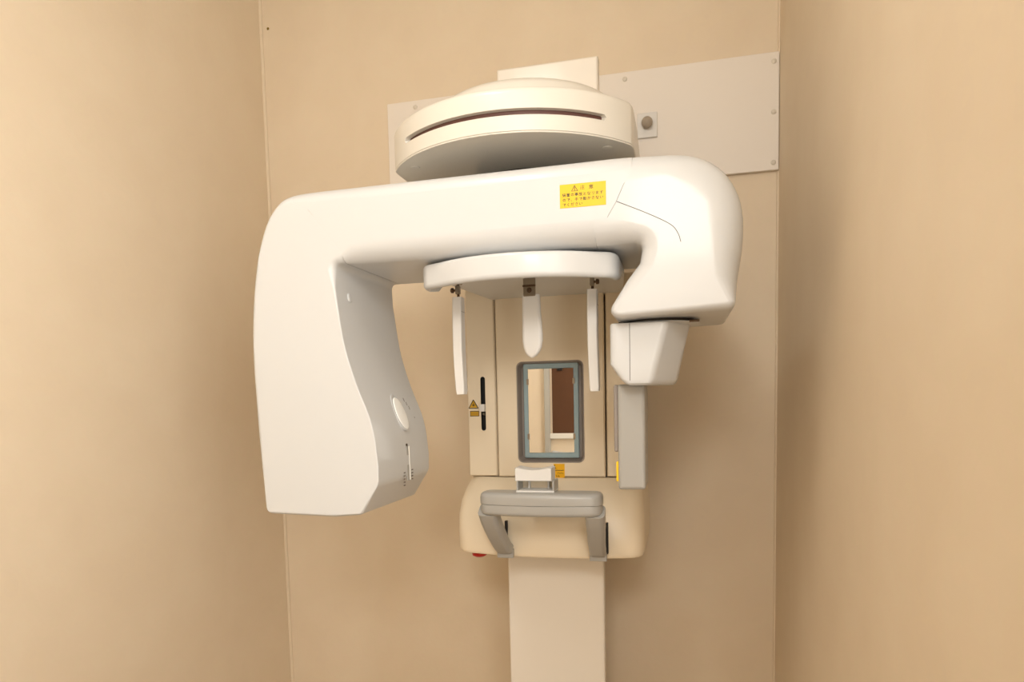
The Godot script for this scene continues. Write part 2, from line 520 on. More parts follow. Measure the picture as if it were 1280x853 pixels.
func carriage() -> void:
	obj("carriage_core", block(Vector3(-0.287, 1.540, 0.225), Vector3(0.36, 0.442, 0.19), 0.004, 0.0), M.core, unit)
	# centre panel with the mirror's pocket
	var u := X
	var c := Vector3(-0.2875, 1.542, 0)
	var q := Vector3(-0.2865, 1.4655, 0)
	var lv := [rr(c + Z * 0.32, u, Y, 0.1225, 0.2232, 0.002), rr(c + Z * 0.344, u, Y, 0.1225, 0.2232, 0.002), rr(c + Z * 0.348, u, Y, 0.1195, 0.2202, 0.002),
		rr(q + Z * 0.348, u, Y, 0.0775, 0.1155, 0.014), rr(q + Z * 0.3465, u, Y, 0.0755, 0.1135, 0.013)]
	lv.append(rr(q + Z * 0.3465, u, Y, 0.0755, 0.1135, 0.013))
	lv.append(rr(q + Z * 0.346, u, Y, 0.075, 0.113, 0.013))
	lv.append(rr(q + Z * 0.328, u, Y, 0.070, 0.108, 0.012))
	var cp := obj("centre_panel", skin(lv), M.cream, unit)
	# pocket lining
	var ln := [rr(q + Z * 0.3272, u, Y, 0.0722, 0.1102, 0.012), rr(q + Z * 0.3474, u, Y, 0.0762, 0.1142, 0.013), rr(q + Z * 0.3474, u, Y, 0.0742, 0.1122, 0.012), rr(q + Z * 0.3295, u, Y, 0.0685, 0.1065, 0.01)]
	obj("pocket_lining", skin(ln), M.bezel, unit)
	# mirror: frame, glass and four clips
	var mc := Vector3(-0.2865, 1.468, 0)
	var fr := [rr(mc + Z * 0.3297, u, Y, 0.0625, 0.1065, 0.003), rr(mc + Z * 0.337, u, Y, 0.0625, 0.1065, 0.003), rr(mc + Z * 0.338, u, Y, 0.0615, 0.1055, 0.002), rr(mc + Z * 0.338, u, Y, 0.0525, 0.0955, 0.001), rr(mc + Z * 0.335, u, Y, 0.052, 0.095, 0.001)]
	var mf := obj("mirror_frame", skin(fr), M.blue, unit)
	obj("mirror_glass", block(mc + Z * 0.3362, Vector3(0.1036, 0.1896, 0.0022), 0.0008, 0.0), M.mirror, mf)
	for p in [[-1, 0.066], [1, 0.066], [-1, -0.058], [1, -0.058]]:
		obj("mirror_clip", block(mc + Vector3(0.0525 * p[0], p[1], 0.3385), Vector3(0.005, 0.013, 0.0025), 0.001, 0.0005), M.metal, mf)
	# side panels; the left one has the light slider's slot
	for s in [-1, 1]:
		var pc := Vector3(-0.2875 + s * 0.16, 1.542, 0)
		var f := [rr(pc + Z * 0.14, u, Y, 0.035, 0.2232, 0.002), rr(pc + Z * 0.336, u, Y, 0.035, 0.2232, 0.002), rr(pc + Z * 0.342, u, Y, 0.0335, 0.2217, 0.002), rr(pc + Z * 0.3445, u, Y, 0.0315, 0.2197, 0.002)]
		if s < 0:
			var sc := Vector3(-0.4435, 1.487, 0)
			f.append(rr(sc + Z * 0.3445, u, Y, 0.0056, 0.062, 0.0056))
			f.append(rr(sc + Z * 0.330, u, Y, 0.0056, 0.062, 0.0056))
		var sp := obj("side_panel", skin(f), M.cream, unit)
		if s < 0:
			var sc := Vector3(-0.4435, 1.487, 0)
			obj("slot_lining", skin([rr(sc + Z * 0.3303, u, Y, 0.0055, 0.0619, 0.0055), rr(sc + Z * 0.3435, u, Y, 0.0055, 0.0619, 0.0055), rr(sc + Z * 0.3435, u, Y, 0.0053, 0.0617, 0.0053), rr(sc + Z * 0.332, u, Y, 0.0053, 0.0617, 0.0053)]), M.black, sp)
			obj("slider", block(Vector3(-0.4445, 1.4775, 0.345), Vector3(0.0115, 0.017, 0.018), 0.0015, 0.001), M.pad, sp)
			obj("slider_screw", lathe(Vector3(-0.4430, 1.463, 0.336), [[0.0035, 0.0], [0.0035, 0.006], [0.002, 0.008], [0.0005, 0.0082]], 12, Z), M.metal, sp)
			laser_marks(sp)
	# yellow notice beside the chin rest
	var img := Image.create(128, 176, false, Image.FORMAT_RGB8)
	img.fill(Color(0.93, 0.70, 0.02))
	var k := Color(0.22, 0.15, 0.02)
	poly(img, [Vector2(14, 18), Vector2(8, 34), Vector2(18, 50), Vector2(24, 52)], 7, k)
	for i in 7:
		stroke(img, Vector2(8 + i * 16, 76 + (i % 2) * 4), Vector2(17 + i * 16, 76), 6, k)
	for i in 4:
		stroke(img, Vector2(48 + i * 18, 110), Vector2(56 + i * 18, 106 + (i % 2) * 6), 5, k)
	for i in 2:
		poly(img, [Vector2(34 + i * 22, 136), Vector2(36 + i * 22, 154), Vector2(42 + i * 22, 154)], 6, k)
	sheet("notice_sticker", img, Vector3(-0.268, 1.332, 0.3492), Vector2(0.025, 0.034), cp, Basis.IDENTITY, "yellow notice sticker beside the chin rest")

func laser_marks(parent: Node3D) -> void:
	var k := Color(0.20, 0.13, 0.03)
	# laser triangle: a flat three-cornered sticker
	var img := Image.create(128, 112, false, Image.FORMAT_RGBA8)
	img.fill(Color(0.80, 0.62, 0.10))
	poly(img, [Vector2(64, 30), Vector2(64, 62)], 6, k)
	for i in 8:
		var a := TAU * i / 8.0
		stroke(img, Vector2(64, 72), Vector2(64, 72) + Vector2(cos(a), sin(a)) * 20, 5, k)
	stroke(img, Vector2(64, 72), Vector2(112, 72), 4, k)
	var st := SurfaceTool.new()
	st.begin(Mesh.PRIMITIVE_TRIANGLES)
	for p in [[0.5, 0.0], [1.0, 1.0], [0.0, 1.0]]:
		st.set_normal(Z)
		st.set_uv(Vector2(p[0], p[1]))
		st.add_vertex(Vector3((p[0] - 0.5) * 0.019, (0.5 - p[1]) * 0.0165, 0))
	var m := StandardMaterial3D.new()
	m.albedo_texture = ImageTexture.create_from_image(img)
	m.roughness = 0.5
	var o := MeshInstance3D.new()
	o.name = "laser_warning_triangle"
	o.mesh = st.commit()
	o.material_override = m
	parent.add_child(o, true)
	o.position = Vector3(-0.4668, 1.4865, 0.3449) - W[parent]
	# its dark rim
	var tri := [Vector3(-0.4668, 1.4965, 0.3448), Vector3(-0.4555, 1.477, 0.3448), Vector3(-0.4781, 1.477, 0.3448), Vector3(-0.4668, 1.4965, 0.3448)]
	for i in 3:
		obj("triangle_rim", sweep([tri[i], tri[i + 1]], [[0.0008, 0.0004]], Z.cross(tri[i + 1] - tri[i]).normalized(), 0.3, 2), M.seam, parent)
	var im := Image.create(96, 52, false, Image.FORMAT_RGB8)
	im.fill(Color(0.30, 0.21, 0.06))
	im.fill_rect(Rect2i(6, 6, 84, 40), Color(0.78, 0.60, 0.12))
	for r in 3:
		for i in 6:
			stroke(im, Vector2(14 + i * 12, 15 + r * 11), Vector2(20 + i * 12, 15 + r * 11), 3, Color(0.60, 0.45, 0.10))
	sheet("laser_notice", im, Vector3(-0.4645, 1.4645, 0.3449), Vector2(0.022, 0.0125), parent)

func xz_ring(hw: float, front: float, back: float, y: float, rf: float, bow: float) -> PackedVector3Array:
	# outline seen from above: bowed front, rounded front corners, straight sides
	var pts := [[-hw, -back, 0.004, 0, 0], [hw, -back, 0.004, 0, 0], [hw, -(front - bow), rf, 0, 0]]
	for k in range(1, 8):
		var t := 1.0 - k / 4.0
		pts.append([hw * 0.86 * t, -(front - bow * t * t * 0.8), 0, 0, 0])
	pts.append([-hw, -(front - bow), rf, 0, 0])
	var c := contour(pts, 8)
	var ring := PackedVector3Array()
	for p in c.P:
		ring.append(Vector3(-0.2875 + p.x, y, -p.y))
	return ring

func lower_cover() -> void:
	var lv := []
	for a in [[1.151, 0.200, 0.424], [1.154, 0.206, 0.432], [1.162, 0.209, 0.436], [1.20, 0.2095, 0.438], [1.24, 0.209, 0.434], [1.27, 0.206, 0.42], [1.295, 0.201, 0.395], [1.311, 0.1975, 0.368], [1.316, 0.1965, 0.360], [1.3175, 0.1955, 0.357]]:
		lv.append(xz_ring(a[1], a[2], 0.14, a[0], 0.035, 0.028))
	var lc := obj("lower_cover", skin(lv), M.cream, unit, 40.0)
	obj("emergency_stop_button", lathe(Vector3(-0.452, 1.136, 0.375), [[0.001, 0.0], [0.010, 0.0012], [0.0165, 0.005], [0.0175, 0.010], [0.015, 0.0145], [0.010, 0.0165]], 28), M.red, lc)

func top_housing() -> void:
	# round-fronted housing above the arm with a long slot in its rim
	var cx := -0.294
	var cz := 0.52
	var r := 0.254
	var hw := 0.2165
	var lim := asin(hw / r)
	var pts := [[cx - hw + 0.006, -0.30, 0.03, 0, 0], [cx + hw - 0.006, -0.30, 0.03, 0, 0], [cx + hw, -0.55, 0, 0, 0], [cx + hw, -(cz + cos(lim) * r), 0.022, 0, 0]]
	var na := 96
	for i in na + 1:
		var a := lim * 0.93 * (1.0 - 2.0 * i / na)
		pts.append([cx + sin(a) * r, -(cz + cos(a) * r), 0, 0, 0])
	pts.append([cx - hw, -(cz + cos(lim) * r), 0.022, 0, 0])
	pts.append([cx - hw, -0.55, 0, 0, 0])
	var c := contour(pts, 8)
	var th: Array[float] = []
	var P: Array[Vector2] = []
	var N: Array[Vector2] = []
	for i in c.P.size():
		P.append(Vector2(c.P[i].x, -c.P[i].y))
		N.append(Vector2(c.N[i].x, -c.N[i].y))
		th.append(atan2(P[i].x - cx, P[i].y - cz) if P[i].y > cz + 0.1 else 9.0)
	var ring := func(y: float, inset: float) -> PackedVector3Array:
		var o := PackedVector3Array()
		for i in P.size():
			o.append(Vector3(P[i].x - N[i].x * inset, y, P[i].y - N[i].y * inset))
		return o
	var slot := func(side: float, deep: float) -> PackedVector3Array:
		var o := PackedVector3Array()
		for i in P.size():
			var d := (deg_to_rad(43.5) - absf(th[i] - deg_to_rad(0.6))) * r
			var h := 0.0
			if d > 0.0:
				h = 0.0050 if d > 0.0050 else sqrt(maxf(0.0, 0.0050 * 0.0050 - (0.0050 - d) * (0.0050 - d)))
			var dd := deep if h > 0.0 else 0.0
			o.append(Vector3(P[i].x - N[i].x * dd, 1.949 + side * h, P[i].y - N[i].y * dd))
		return o
	var lv := [ring.call(1.9197, 0.003), ring.call(1.9197, 0.0006), ring.call(1.9203, 0.0), slot.call(-1.0, 0.0), slot.call(-1.0, 0.014), slot.call(1.0, 0.014), slot.call(1.0, 0.0),
		ring.call(1.978, 0.0), ring.call(1.984, 0.0015), ring.call(1.988, 0.0045), ring.call(1.990, 0.009)]
	var th_ := obj("top_housing", skin(lv), M.disc, unit, 40.0)
	# dark lining in the slot
	var lining := []
	for i in 49:
		var a := deg_to_rad(-42.6 + 86.4 * i / 48.0)
		var rg := PackedVector3Array()
		for q in [[0.0135, -0.0049], [0.0095, -0.0049], [0.0095, 0.0049], [0.0135, 0.0049]]:
			rg.append(Vector3(cx + sin(a) * (r - q[0]), 1.949 + q[1], cz + cos(a) * (r - q[0])))
		lining.append(rg)
	obj("slot_lining", skin(lining), M.slot, th_)
	# bottom plate, two round caps, cone on top, dark turning neck
	var bp := obj("bottom_plate", skin([ring.call(1.9168, 0.0012), ring.call(1.9174, 0.0004), ring.call(1.9190, 0.0004), ring.call(1.9190, 0.002), ring.call(1.9197, 0.002)]), M.disc, th_)
	for p in [[-0.465, 0.666], [-0.121, 0.660]]:
		obj("cap", lathe(Vector3(p[0], 1.9155, p[1]), [[0.006, 0.0], [0.0085, 0.0005], [0.009, 0.0022]], 20), M.disc, th_)
	obj("cone", lathe(Vector3(cx, 0, 0.50), [[0.205, 1.9892], [0.203, 1.993], [0.185, 2.033], [0.172, 2.045], [0.15, 2.053], [0.12, 2.058], [0.05, 2.060]], 72), M.disc, th_)
	obj("neck", lathe(Vector3(cx + 0.006, 0, 0.50), [[0.105, 1.862], [0.105, 1.917]], 48), M.seam, unit)
	obj("column_link", block(Vector3(cx, 1.955, 0.29), Vector3(0.22, 0.06, 0.14), 0.004, 0.002), M.cream, unit)

func arm() -> void:
	# the whole contour of the rotating arm, seen from the front, anticlockwise from the head's lower left corner: x, y, corner radius, inset, fillet depth
	var pts := [
		[-0.737, 1.297, 0.014, 0.006, 0.02], [-0.60, 1.2945, 0, 0.005, 0.012], [-0.546, 1.3, 0.006, 0.004, 0.006], [-0.511, 1.354, 0.008, 0.0015, 0.002], [-0.510, 1.387, 0, 0.0015, 0.002], [-0.514, 1.430, 0, 0.0015, 0.002],
		[-0.523, 1.471, 0, 0.0015, 0.002], [-0.545, 1.527, 0, 0.0015, 0.002], [-0.5635, 1.589, 0, 0.0015, 0.002], [-0.572, 1.640, 0, 0.0015, 0.002], [-0.579, 1.695, 0, 0.003, 0.004], [-0.580, 1.737, 0.012, 0.012, 0.012],
		[-0.545, 1.737, 0, 0.030, 0.028], [-0.50, 1.737, 0, 0.034, 0.032], [-0.135, 1.737, 0, 0.034, 0.032], [-0.09, 1.737, 0, 0.032, 0.032], [-0.058, 1.737, 0.026, 0.026, 0.028], [-0.063, 1.705, 0, 0.024, 0.026], [-0.082, 1.680, 0, 0.022, 0.022],
		[-0.111, 1.632, 0.012, 0.010, 0.014], [-0.100, 1.620, 0.010, 0.008, 0.012], [-0.064, 1.622, 0, 0.007, 0.012], [0.078, 1.625, 0.012, 0.012, 0.020], [0.084, 1.672, 0, 0.038, 0.055], [0.0895, 1.707, 0, 0.042, 0.055], [0.093, 1.743, 0, 0.047, 0.055],
		[0.0915, 1.779, 0, 0.050, 0.055], [0.082, 1.809, 0, 0.052, 0.05], [0.063, 1.837, 0, 0.052, 0.045], [0.034, 1.857, 0, 0.048, 0.04], [-0.002, 1.867, 0, 0.042, 0.04], [-0.062, 1.869, 0, 0.032, 0.034], [-0.10, 1.869, 0, 0.026, 0.03],
		[-0.60, 1.866, 0, 0.026, 0.03], [-0.64, 1.8645, 0, 0.022, 0.03], [-0.667, 1.8605, 0, 0.018, 0.03], [-0.686, 1.850, 0, 0.015, 0.03], [-0.705, 1.828, 0, 0.013, 0.03], [-0.718, 1.801, 0, 0.011, 0.03], [-0.732, 1.758, 0, 0.010, 0.03],
		[-0.745, 1.695, 0, 0.012, 0.035], [-0.752, 1.622, 0, 0.012, 0.035], [-0.753, 1.550, 0, 0.012, 0.035], [-0.750, 1.447, 0, 0.012, 0.035]]
	# smooth the contour's long curves
	var sm := []
	var n := pts.size()
	for i in n:
		var a: Array = pts[i]
		var b: Array = pts[(i + 1) % n]
		if a[2] > 0.0:
			sm.append(a)
			continue
		sm.append(a)
		if b[2] > 0.0 or pts[(i - 1 + n) % n][2] > 0.0 or pts[(i + 2) % n][2] > 0.0:
			continue
		for t in [0.33, 0.67]:
			var va := Vector2(a[0], a[1])
			var vb := Vector2(b[0], b[1])
			var lim := va.distance_to(vb) * 1.3
			var vp := va + (Vector2(pts[i - 1][0], pts[i - 1][1]) - va).limit_length(lim)
			var vn := vb + (Vector2(pts[(i + 2) % n][0], pts[(i + 2) % n][1]) - vb).limit_length(lim)
			var v := va.cubic_interpolate(vb, vp, vn, t)
			if Vector2(a[0], a[1]).distance_to(Vector2(b[0], b[1])) > 0.15:
				v = Vector2(a[0], a[1]).lerp(Vector2(b[0], b[1]), t)
			sm.append([v.x, v.y, 0.0, lerpf(a[3], b[3], t), lerpf(a[4], b[4], t)])
	var c := contour(sm, 8)
	# cut by the two panel joints into head, beam and sensor arm
	var joint_l := [Vector2(-0.562, 1.737), Vector2(-0.623, 1.830), Vector2(-0.655, 1.8628)]
	var joint_r := [Vector2(-0.131, 1.737), Vector2(-0.111, 1.774), Vector2(-0.097, 1.797), Vector2(-0.085, 1.823), Vector2(-0.073, 1.869)]
	var i_bl := insert(c, joint_l[0])
	var i_br := insert(c, joint_r[0])
	var i_tr := insert(c, joint_r[4])
	var i_tl := insert(c, joint_l[2])
	i_bl = c.P.find(joint_l[0])
	i_br = c.P.find(joint_r[0])
	i_tr = c.P.find(joint_r[4])
	i_tl = c.P.find(joint_l[2])
	var mid_l := [joint_l[1]]
	var mid_r := joint_r.slice(1, 4)
	var g := 0.0003
	var head := piece(c, i_tl, i_bl, mid_l, Vector2(-g, -g * 0.6), true)
	var beam := piece2(c, i_bl, i_br, mid_r, i_tr, i_tl, mid_l, g)
	var right := piece(c, i_br, i_tr, mid_r, Vector2(g, 0), true)
	var h := obj("tube_head", pillow(head, 0.52, 0.77), M.shell, unit, 38.0)
	var b := obj("arm_beam", pillow(beam, 0.52, 0.77), M.shell, unit, 38.0)
	var r := obj("sensor_arm", pillow(right, 0.52, 0.77), M.shell, unit, 38.0)
	# branch joint on the sensor arm
	var br := curve([Vector3(-0.0965, 1.797, 0.7701), Vector3(-0.050, 1.775, 0.7701), Vector3(-0.016, 1.756, 0.7701), Vector3(-0.005, 1.742, 0.7701), Vector3(-0.001, 1.729, 0.7701)], 5)
	obj("panel_joint", sweep(br, [[0.0004, 0.0003]], Y, 0.5, 2), M.seam, r)
	# warning label
	var img := Image.create(512, 256, false, Image.FORMAT_RGB8)
	img.fill(Color(0.90, 0.735, 0.0))
	var k := Color(0.26, 0.20, 0.02)
	poly(img, [Vector2(166, 20), Vector2(132, 78), Vector2(200, 78), Vector2(166, 20)], 5, k)
	stroke(img, Vector2(166, 38), Vector2(166, 60), 8, k)
	stroke(img, Vector2(166, 69), Vector2(166, 70), 8, k)
	write(img, "注", Vector2(230, 24), 46, 0, 4, k)
	write(img, "意", Vector2(326, 24), 46, 0, 4, k)
	write(img, "装置の事故となります", Vector2(30, 98), 36, 10, 3.4, k)
	write(img, "ので、手で動かさない", Vector2(30, 150), 36, 10, 3.4, k)
	write(img, "でください", Vector2(30, 202), 36, 10, 3.4, k)
	sheet("warning_label", img, Vector3(-0.1485, 1.8115, 0.7704), Vector2(0.072, 0.036), b, Basis.IDENTITY, "yellow caution label with dark Japanese lettering")
	head_details(h)

func insert(c: Dictionary, p: Vector2) -> int:
	var best := 0
	var bd := 1e9
	for i in c.P.size():
		var q := Geometry2D.get_closest_point_to_segment(p, c.P[i], c.P[(i + 1) % c.P.size()])
		if q.distance_to(p) < bd:
			bd = q.distance_to(p)
			best = i
	var j: int = (best + 1) % c.P.size()
	var t: float = c.P[best].distance_to(p) / c.P[best].distance_to(c.P[j])
	c.P.insert(best + 1, p)
	c.I.insert(best + 1, lerpf(c.I[best], c.I[j], t))
	c.D.insert(best + 1, lerpf(c.D[best], c.D[j], t))
	c.N.insert(best + 1, (c.N[best] * (1 - t) + c.N[j] * t).normalized())
	return best + 1

func take(c: Dictionary, o: Dictionary, a: int, b: int) -> void:
	var i := a
	while true:
		o.P.append(c.P[i]); o.I.append(c.I[i]); o.D.append(c.D[i]); o.N.append(c.N[i])
		if i == b:
			break
		i = (i + 1) % c.P.size()

func across(o: Dictionary, pts: Array) -> void:
	for p in pts:
		o.P.append(p); o.I.append(0.0); o.D.append(0.0); o.N.append(Vector2.ZERO)

func nudge(o: Dictionary, at: Array, by: Vector2) -> void:
	for i in at:
		o.P[i] += by

# the part of the contour from index a on to index b, closed by the joint
func piece(c: Dictionary, a: int, b: int, joint: Array, by: Vector2, up: bool) -> Dictionary:
	var o := {"P": [], "I": [], "D": [], "N": []}
	take(c, o, a, b)
	var n: int = o.P.size()
	# from b back to a along the joint
	var m := joint.duplicate()
	if c.P[b].y > c.P[a].y:
		m.reverse()
	across(o, m)
	nudge(o, [0, n - 1] + range(n, o.P.size()), by)
	return o

func piece2(c: Dictionary, bl: int, br: int, mr: Array, tr: int, tl: int, ml: Array, g: float) -> Dictionary:
	var o := {"P": [], "I": [], "D": [], "N": []}
	take(c, o, bl, br)
	var n1: int = o.P.size()
	across(o, mr)
	var n2: int = o.P.size()
	take(c, o, tr, tl)
	var n3: int = o.P.size()
	var m := ml.duplicate()
	m.reverse()
	across(o, m)
	nudge(o, range(n1 - 1, n2 + 1), Vector2(-g, 0))
	nudge(o, [0] + range(n3 - 1, o.P.size()), Vector2(g, g * 0.6))
	return o

func head_details(h: Node3D) -> void:
	# on the inner face, which looks towards the sensor: x of the face at a height
	var face := func(y: float) -> Array:
		var t := [[1.354, -0.511], [1.387, -0.510], [1.430, -0.514], [1.471, -0.523], [1.527, -0.545], [1.589, -0.5635], [1.640, -0.572], [1.695, -0.579]]
		for i in t.size() - 1:
			if y <= t[i + 1][0] or i == t.size() - 2:
				var f: float = (y - t[i][0]) / (t[i + 1][0] - t[i][0])
				var d := Vector3(t[i + 1][1] - t[i][1], t[i + 1][0] - t[i][0], 0).normalized()
				return [lerpf(t[i][1], t[i + 1][1], f), d, Vector3(d.y, -d.x, 0)]
		return []
	# oval white light window in a shallow ring
	var f: Array = face.call(1.474)
	var c := Vector3(f[0], 1.474, 0.632)
	var lv := []
	for q in [[1.0, -0.004], [1.0, 0.0006], [0.97, 0.0016], [0.9, 0.0022], [0.6, 0.0028], [0.1, 0.003]]:
		var ring := PackedVector3Array()
		for i in 32:
			var a := TAU * i / 32
			ring.append(c + f[1] * cos(a) * 0.033 * q[0] + Z * sin(a) * 0.021 * q[0] + f[2] * q[1])
		lv.append(ring)
	obj("light_window", skin(lv), M.window, h)
	lv = []
	for q in [[1.16, -0.004], [1.16, 0.0008], [1.12, 0.0012], [1.04, 0.0012], [1.02, -0.003]]:
		var ring := PackedVector3Array()
		for i in 32:
			var a := TAU * i / 32
			ring.append(c + f[1] * (cos(a) * 0.033 * q[0] + 0.003) + Z * (sin(a) * 0.021 * q[0] + 0.003) + f[2] * q[1])
		lv.append(ring)
	obj("window_ring", skin(lv), M.shell, h)
	# beam slit with a bright metal lip
	var p0: Array = face.call(1.412)
	var p1: Array = face.call(1.345)
	obj("beam_slit", sweep([Vector3(p0[0] + 0.0002, 1.412, 0.636), Vector3(p1[0] + 0.0002, 1.345, 0.636)], [[0.0055, 0.0012]], Z, 0.6, 3), M.grey, h)
	obj("slit_lip", sweep([Vector3(p0[0] + 0.001, 1.411, 0.630), Vector3(p1[0] + 0.001, 1.346, 0.630)], [[0.0018, 0.0018]], Z, 0.9, 4), M.white_paint, h)
	obj("slit_screw", lathe(Vector3(p0[0], 1.4135, 0.638), [[0.003, 0.0], [0.003, 0.0015], [0.001, 0.002]], 12, X), M.dark_metal, h)
	# round plug near the top
	f = face.call(1.684)
	obj("plug", lathe(Vector3(f[0] - 0.001, 1.684, 0.719), [[0.0085, 0.0], [0.0085, 0.0015], [0.0070, 0.003], [0.002, 0.0034]], 20, f[2]), M.shell, h)
	# printed scale marks
	for a in [[1.362, 0.655], [1.356, 0.655], [1.350, 0.655], [1.344, 0.655], [1.338, 0.655], [1.364, 0.617], [1.358, 0.617], [1.352, 0.617], [1.346, 0.617]]:
		f = face.call(a[0])
		obj("print_mark", block(Vector3(f[0] + 0.0001, a[0], a[1]), Vector3(0.008, 0.0022, 0.0006), 0.0004, 0.0, Z, Y, X, 1), M.print, h)
	for a in [[1.50, 0.592], [1.492, 0.586], [1.484, 0.581], [1.462, 0.571], [1.453, 0.570]]:
		f = face.call(a[0])
		obj("print_mark", block(Vector3(f[0] + 0.0002, a[0], a[1]), Vector3(0.0022, 0.008, 0.0006), 0.0004, 0.0, Z, f[1], f[2], 1), M.print, h)

func temple_plate() -> void:
	var cx := -0.270
	var cz := 0.535
	var r := 0.245
	var hw := 0.170
	var lim := asin((hw - 0.012) / r)
	var pts := [[cx - hw + 0.03, -0.27, 0.06, 0.010, 0.012], [cx + hw - 0.03, -0.27, 0.06, 0.010, 0.012], [cx + hw, -0.59, 0, 0.010, 0.012], [cx + hw, -0.62, 0, 0.010, 0.012], [cx + hw, -0.64, 0, 0.010, 0.012], [cx + hw, -0.66, 0, 0.010, 0.012], [cx + hw + 0.001, -(cz + cos(lim) * r), 0.034, 0.010, 0.012]]
	for k in range(1, 16):
		var a := lim * (1.0 - k / 8.0) * 0.93
		pts.append([cx + sin(a) * r, -(cz + cos(a) * r), 0, 0.010, 0.012])
	pts.append([cx - hw - 0.001, -(cz + cos(lim) * r), 0.034, 0.010, 0.012])
	for z in [0.66, 0.64, 0.62, 0.59]:
		pts.append([cx - hw, -z, 0, 0.010, 0.012])
	var c := contour(pts, 8)
	var lv := []
	var prof := [[0.018, 1.722], [0.016, 1.7205], [0.014, 1.697], [0.011, 1.6908], [0.006, 1.6905], [0.003, 1.692], [0.0008, 1.695], [0.0, 1.699], [0.0, 1.7245], [0.001, 1.7285], [0.003, 1.7305], [0.006, 1.7315]]
	for q in prof:
		var ring := PackedVector3Array()
		for i in c.P.size():
			var v: Vector2 = c.P[i] - c.N[i] * q[0]
			# the rim is deep in front and thins out towards the column
			var thin := smoothstep(0.68, 0.60, -c.P[i].y)
			ring.append(Vector3(v.x, lerpf(q[1], maxf(q[1], 1.7215), thin), -v.y))
		lv.append(ring)
	var t := obj("temple_plate", skin(lv), M.shell, unit, 40.0)
	# dark running line between plate and arm
	obj("plate_joint", lathe(Vector3(cx, 0, 0.57), [[0.15, 1.7312], [0.15, 1.7362]], 48), M.seam, t)
	# side holders: metal joint and white pad seen edge-on
	for s in [-1, 1]:
		var x := -0.412 if s < 0 else -0.1565
		var top := 1.6905
		obj("guide_slit", block(Vector3(x + s * -0.03, 1.7217, 0.60), Vector3(0.06, 0.003, 0.0012), 0.001, 0.0, X, Z, Y, 2), M.seam, t)
		var path := []
		for q in [[1.691, 0.0, 0.60], [1.675, 0.0, 0.601], [1.65, 0.0, 0.602], [1.62, 0.0002, 0.603], [1.59, 0.0006, 0.604], [1.56, 0.0014, 0.604], [1.535, 0.002, 0.603], [1.515, 0.0025, 0.602], [1.508, 0.0026, 0.602]]:
			path.append(Vector3(x + q[1], q[0], q[2]))
		var sizes := []
		for i in path.size():
			var t_ := float(i) / (path.size() - 1)
			sizes.append([lerpf(0.0092, 0.0086, t_) - (0.0012 if i == path.size() - 1 else 0.0), 0.0105 + 0.003 * sin(t_ * PI)])
		var hd := obj("side_holder", sweep(path, sizes, X, 0.3), M.pad, unit)
		obj("pin", lathe(Vector3(x, 1.688, 0.60), [[0.0026, 0.0], [0.0026, 0.034]], 12), M.dark_metal, hd)
		obj("clamp", block(Vector3(x, 1.7055, 0.602), Vector3(0.008, 0.016, 0.012), 0.002, 0.0015), M.metal, hd)
		obj("clamp_top", block(Vector3(x, 1.7185, 0.601), Vector3(0.014, 0.006, 0.012), 0.002, 0.001), M.metal, hd)
		obj("clamp_screw", lathe(Vector3(x + s * 0.003, 1.7045, 0.606), [[0.0022, 0.0], [0.0022, 0.004], [0.0048, 0.0045], [0.0048, 0.0085], [0.003, 0.010]], 14, X * s), M.dark_metal, hd)
		obj("pad_joint", block(Vector3(x, 1.664, 0.6005), Vector3(0.0186, 0.0008, 0.0225), 0.002, 0.0, X, Y, Z), M.print, hd)
	# forehead pad: leaf of translucent plastic on a metal bracket
	var fz := 0.58
	var out := []
	for q in [[1.692, 0.0165, 0.0], [1.688, 0.0172, 0.0], [1.66, 0.0178, 0.001], [1.64, 0.0186, 0.0022], [1.62, 0.0194, 0.0032], [1.605, 0.0192, 0.0036], [1.592, 0.0172, 0.0036], [1.583, 0.0135, 0.0034], [1.577, 0.0085, 0.0032], [1.5735, 0.0028, 0.003]]:
		out.append(rr(Vector3(-0.2747 + q[2], q[0], fz + (1.69 - q[0]) * 0.12), X, Z, q[1], minf(0.007, q[1] * 0.7), minf(0.0068, q[1] * 0.69), 5))
	var fp := obj("forehead_pad", skin(out), M.pad, unit, 45.0)
	obj("bracket", block(Vector3(-0.2765, 1.705, 0.586), Vector3(0.0235, 0.034, 0.003), 0.002, 0.001), M.metal, fp)
	obj("bracket_fold", block(Vector3(-0.2765, 1.7075, 0.5885), Vector3(0.0245, 0.0035, 0.005), 0.001, 0.0005), M.dark_metal, fp)
	obj("bracket_screw", lathe(Vector3(-0.2765, 1.6995, 0.587), [[0.0048, 0.0], [0.0048, 0.002], [0.0036, 0.0035], [0.002, 0.0036], [0.0018, 0.002]], 18, Z), M.dark_metal, fp)

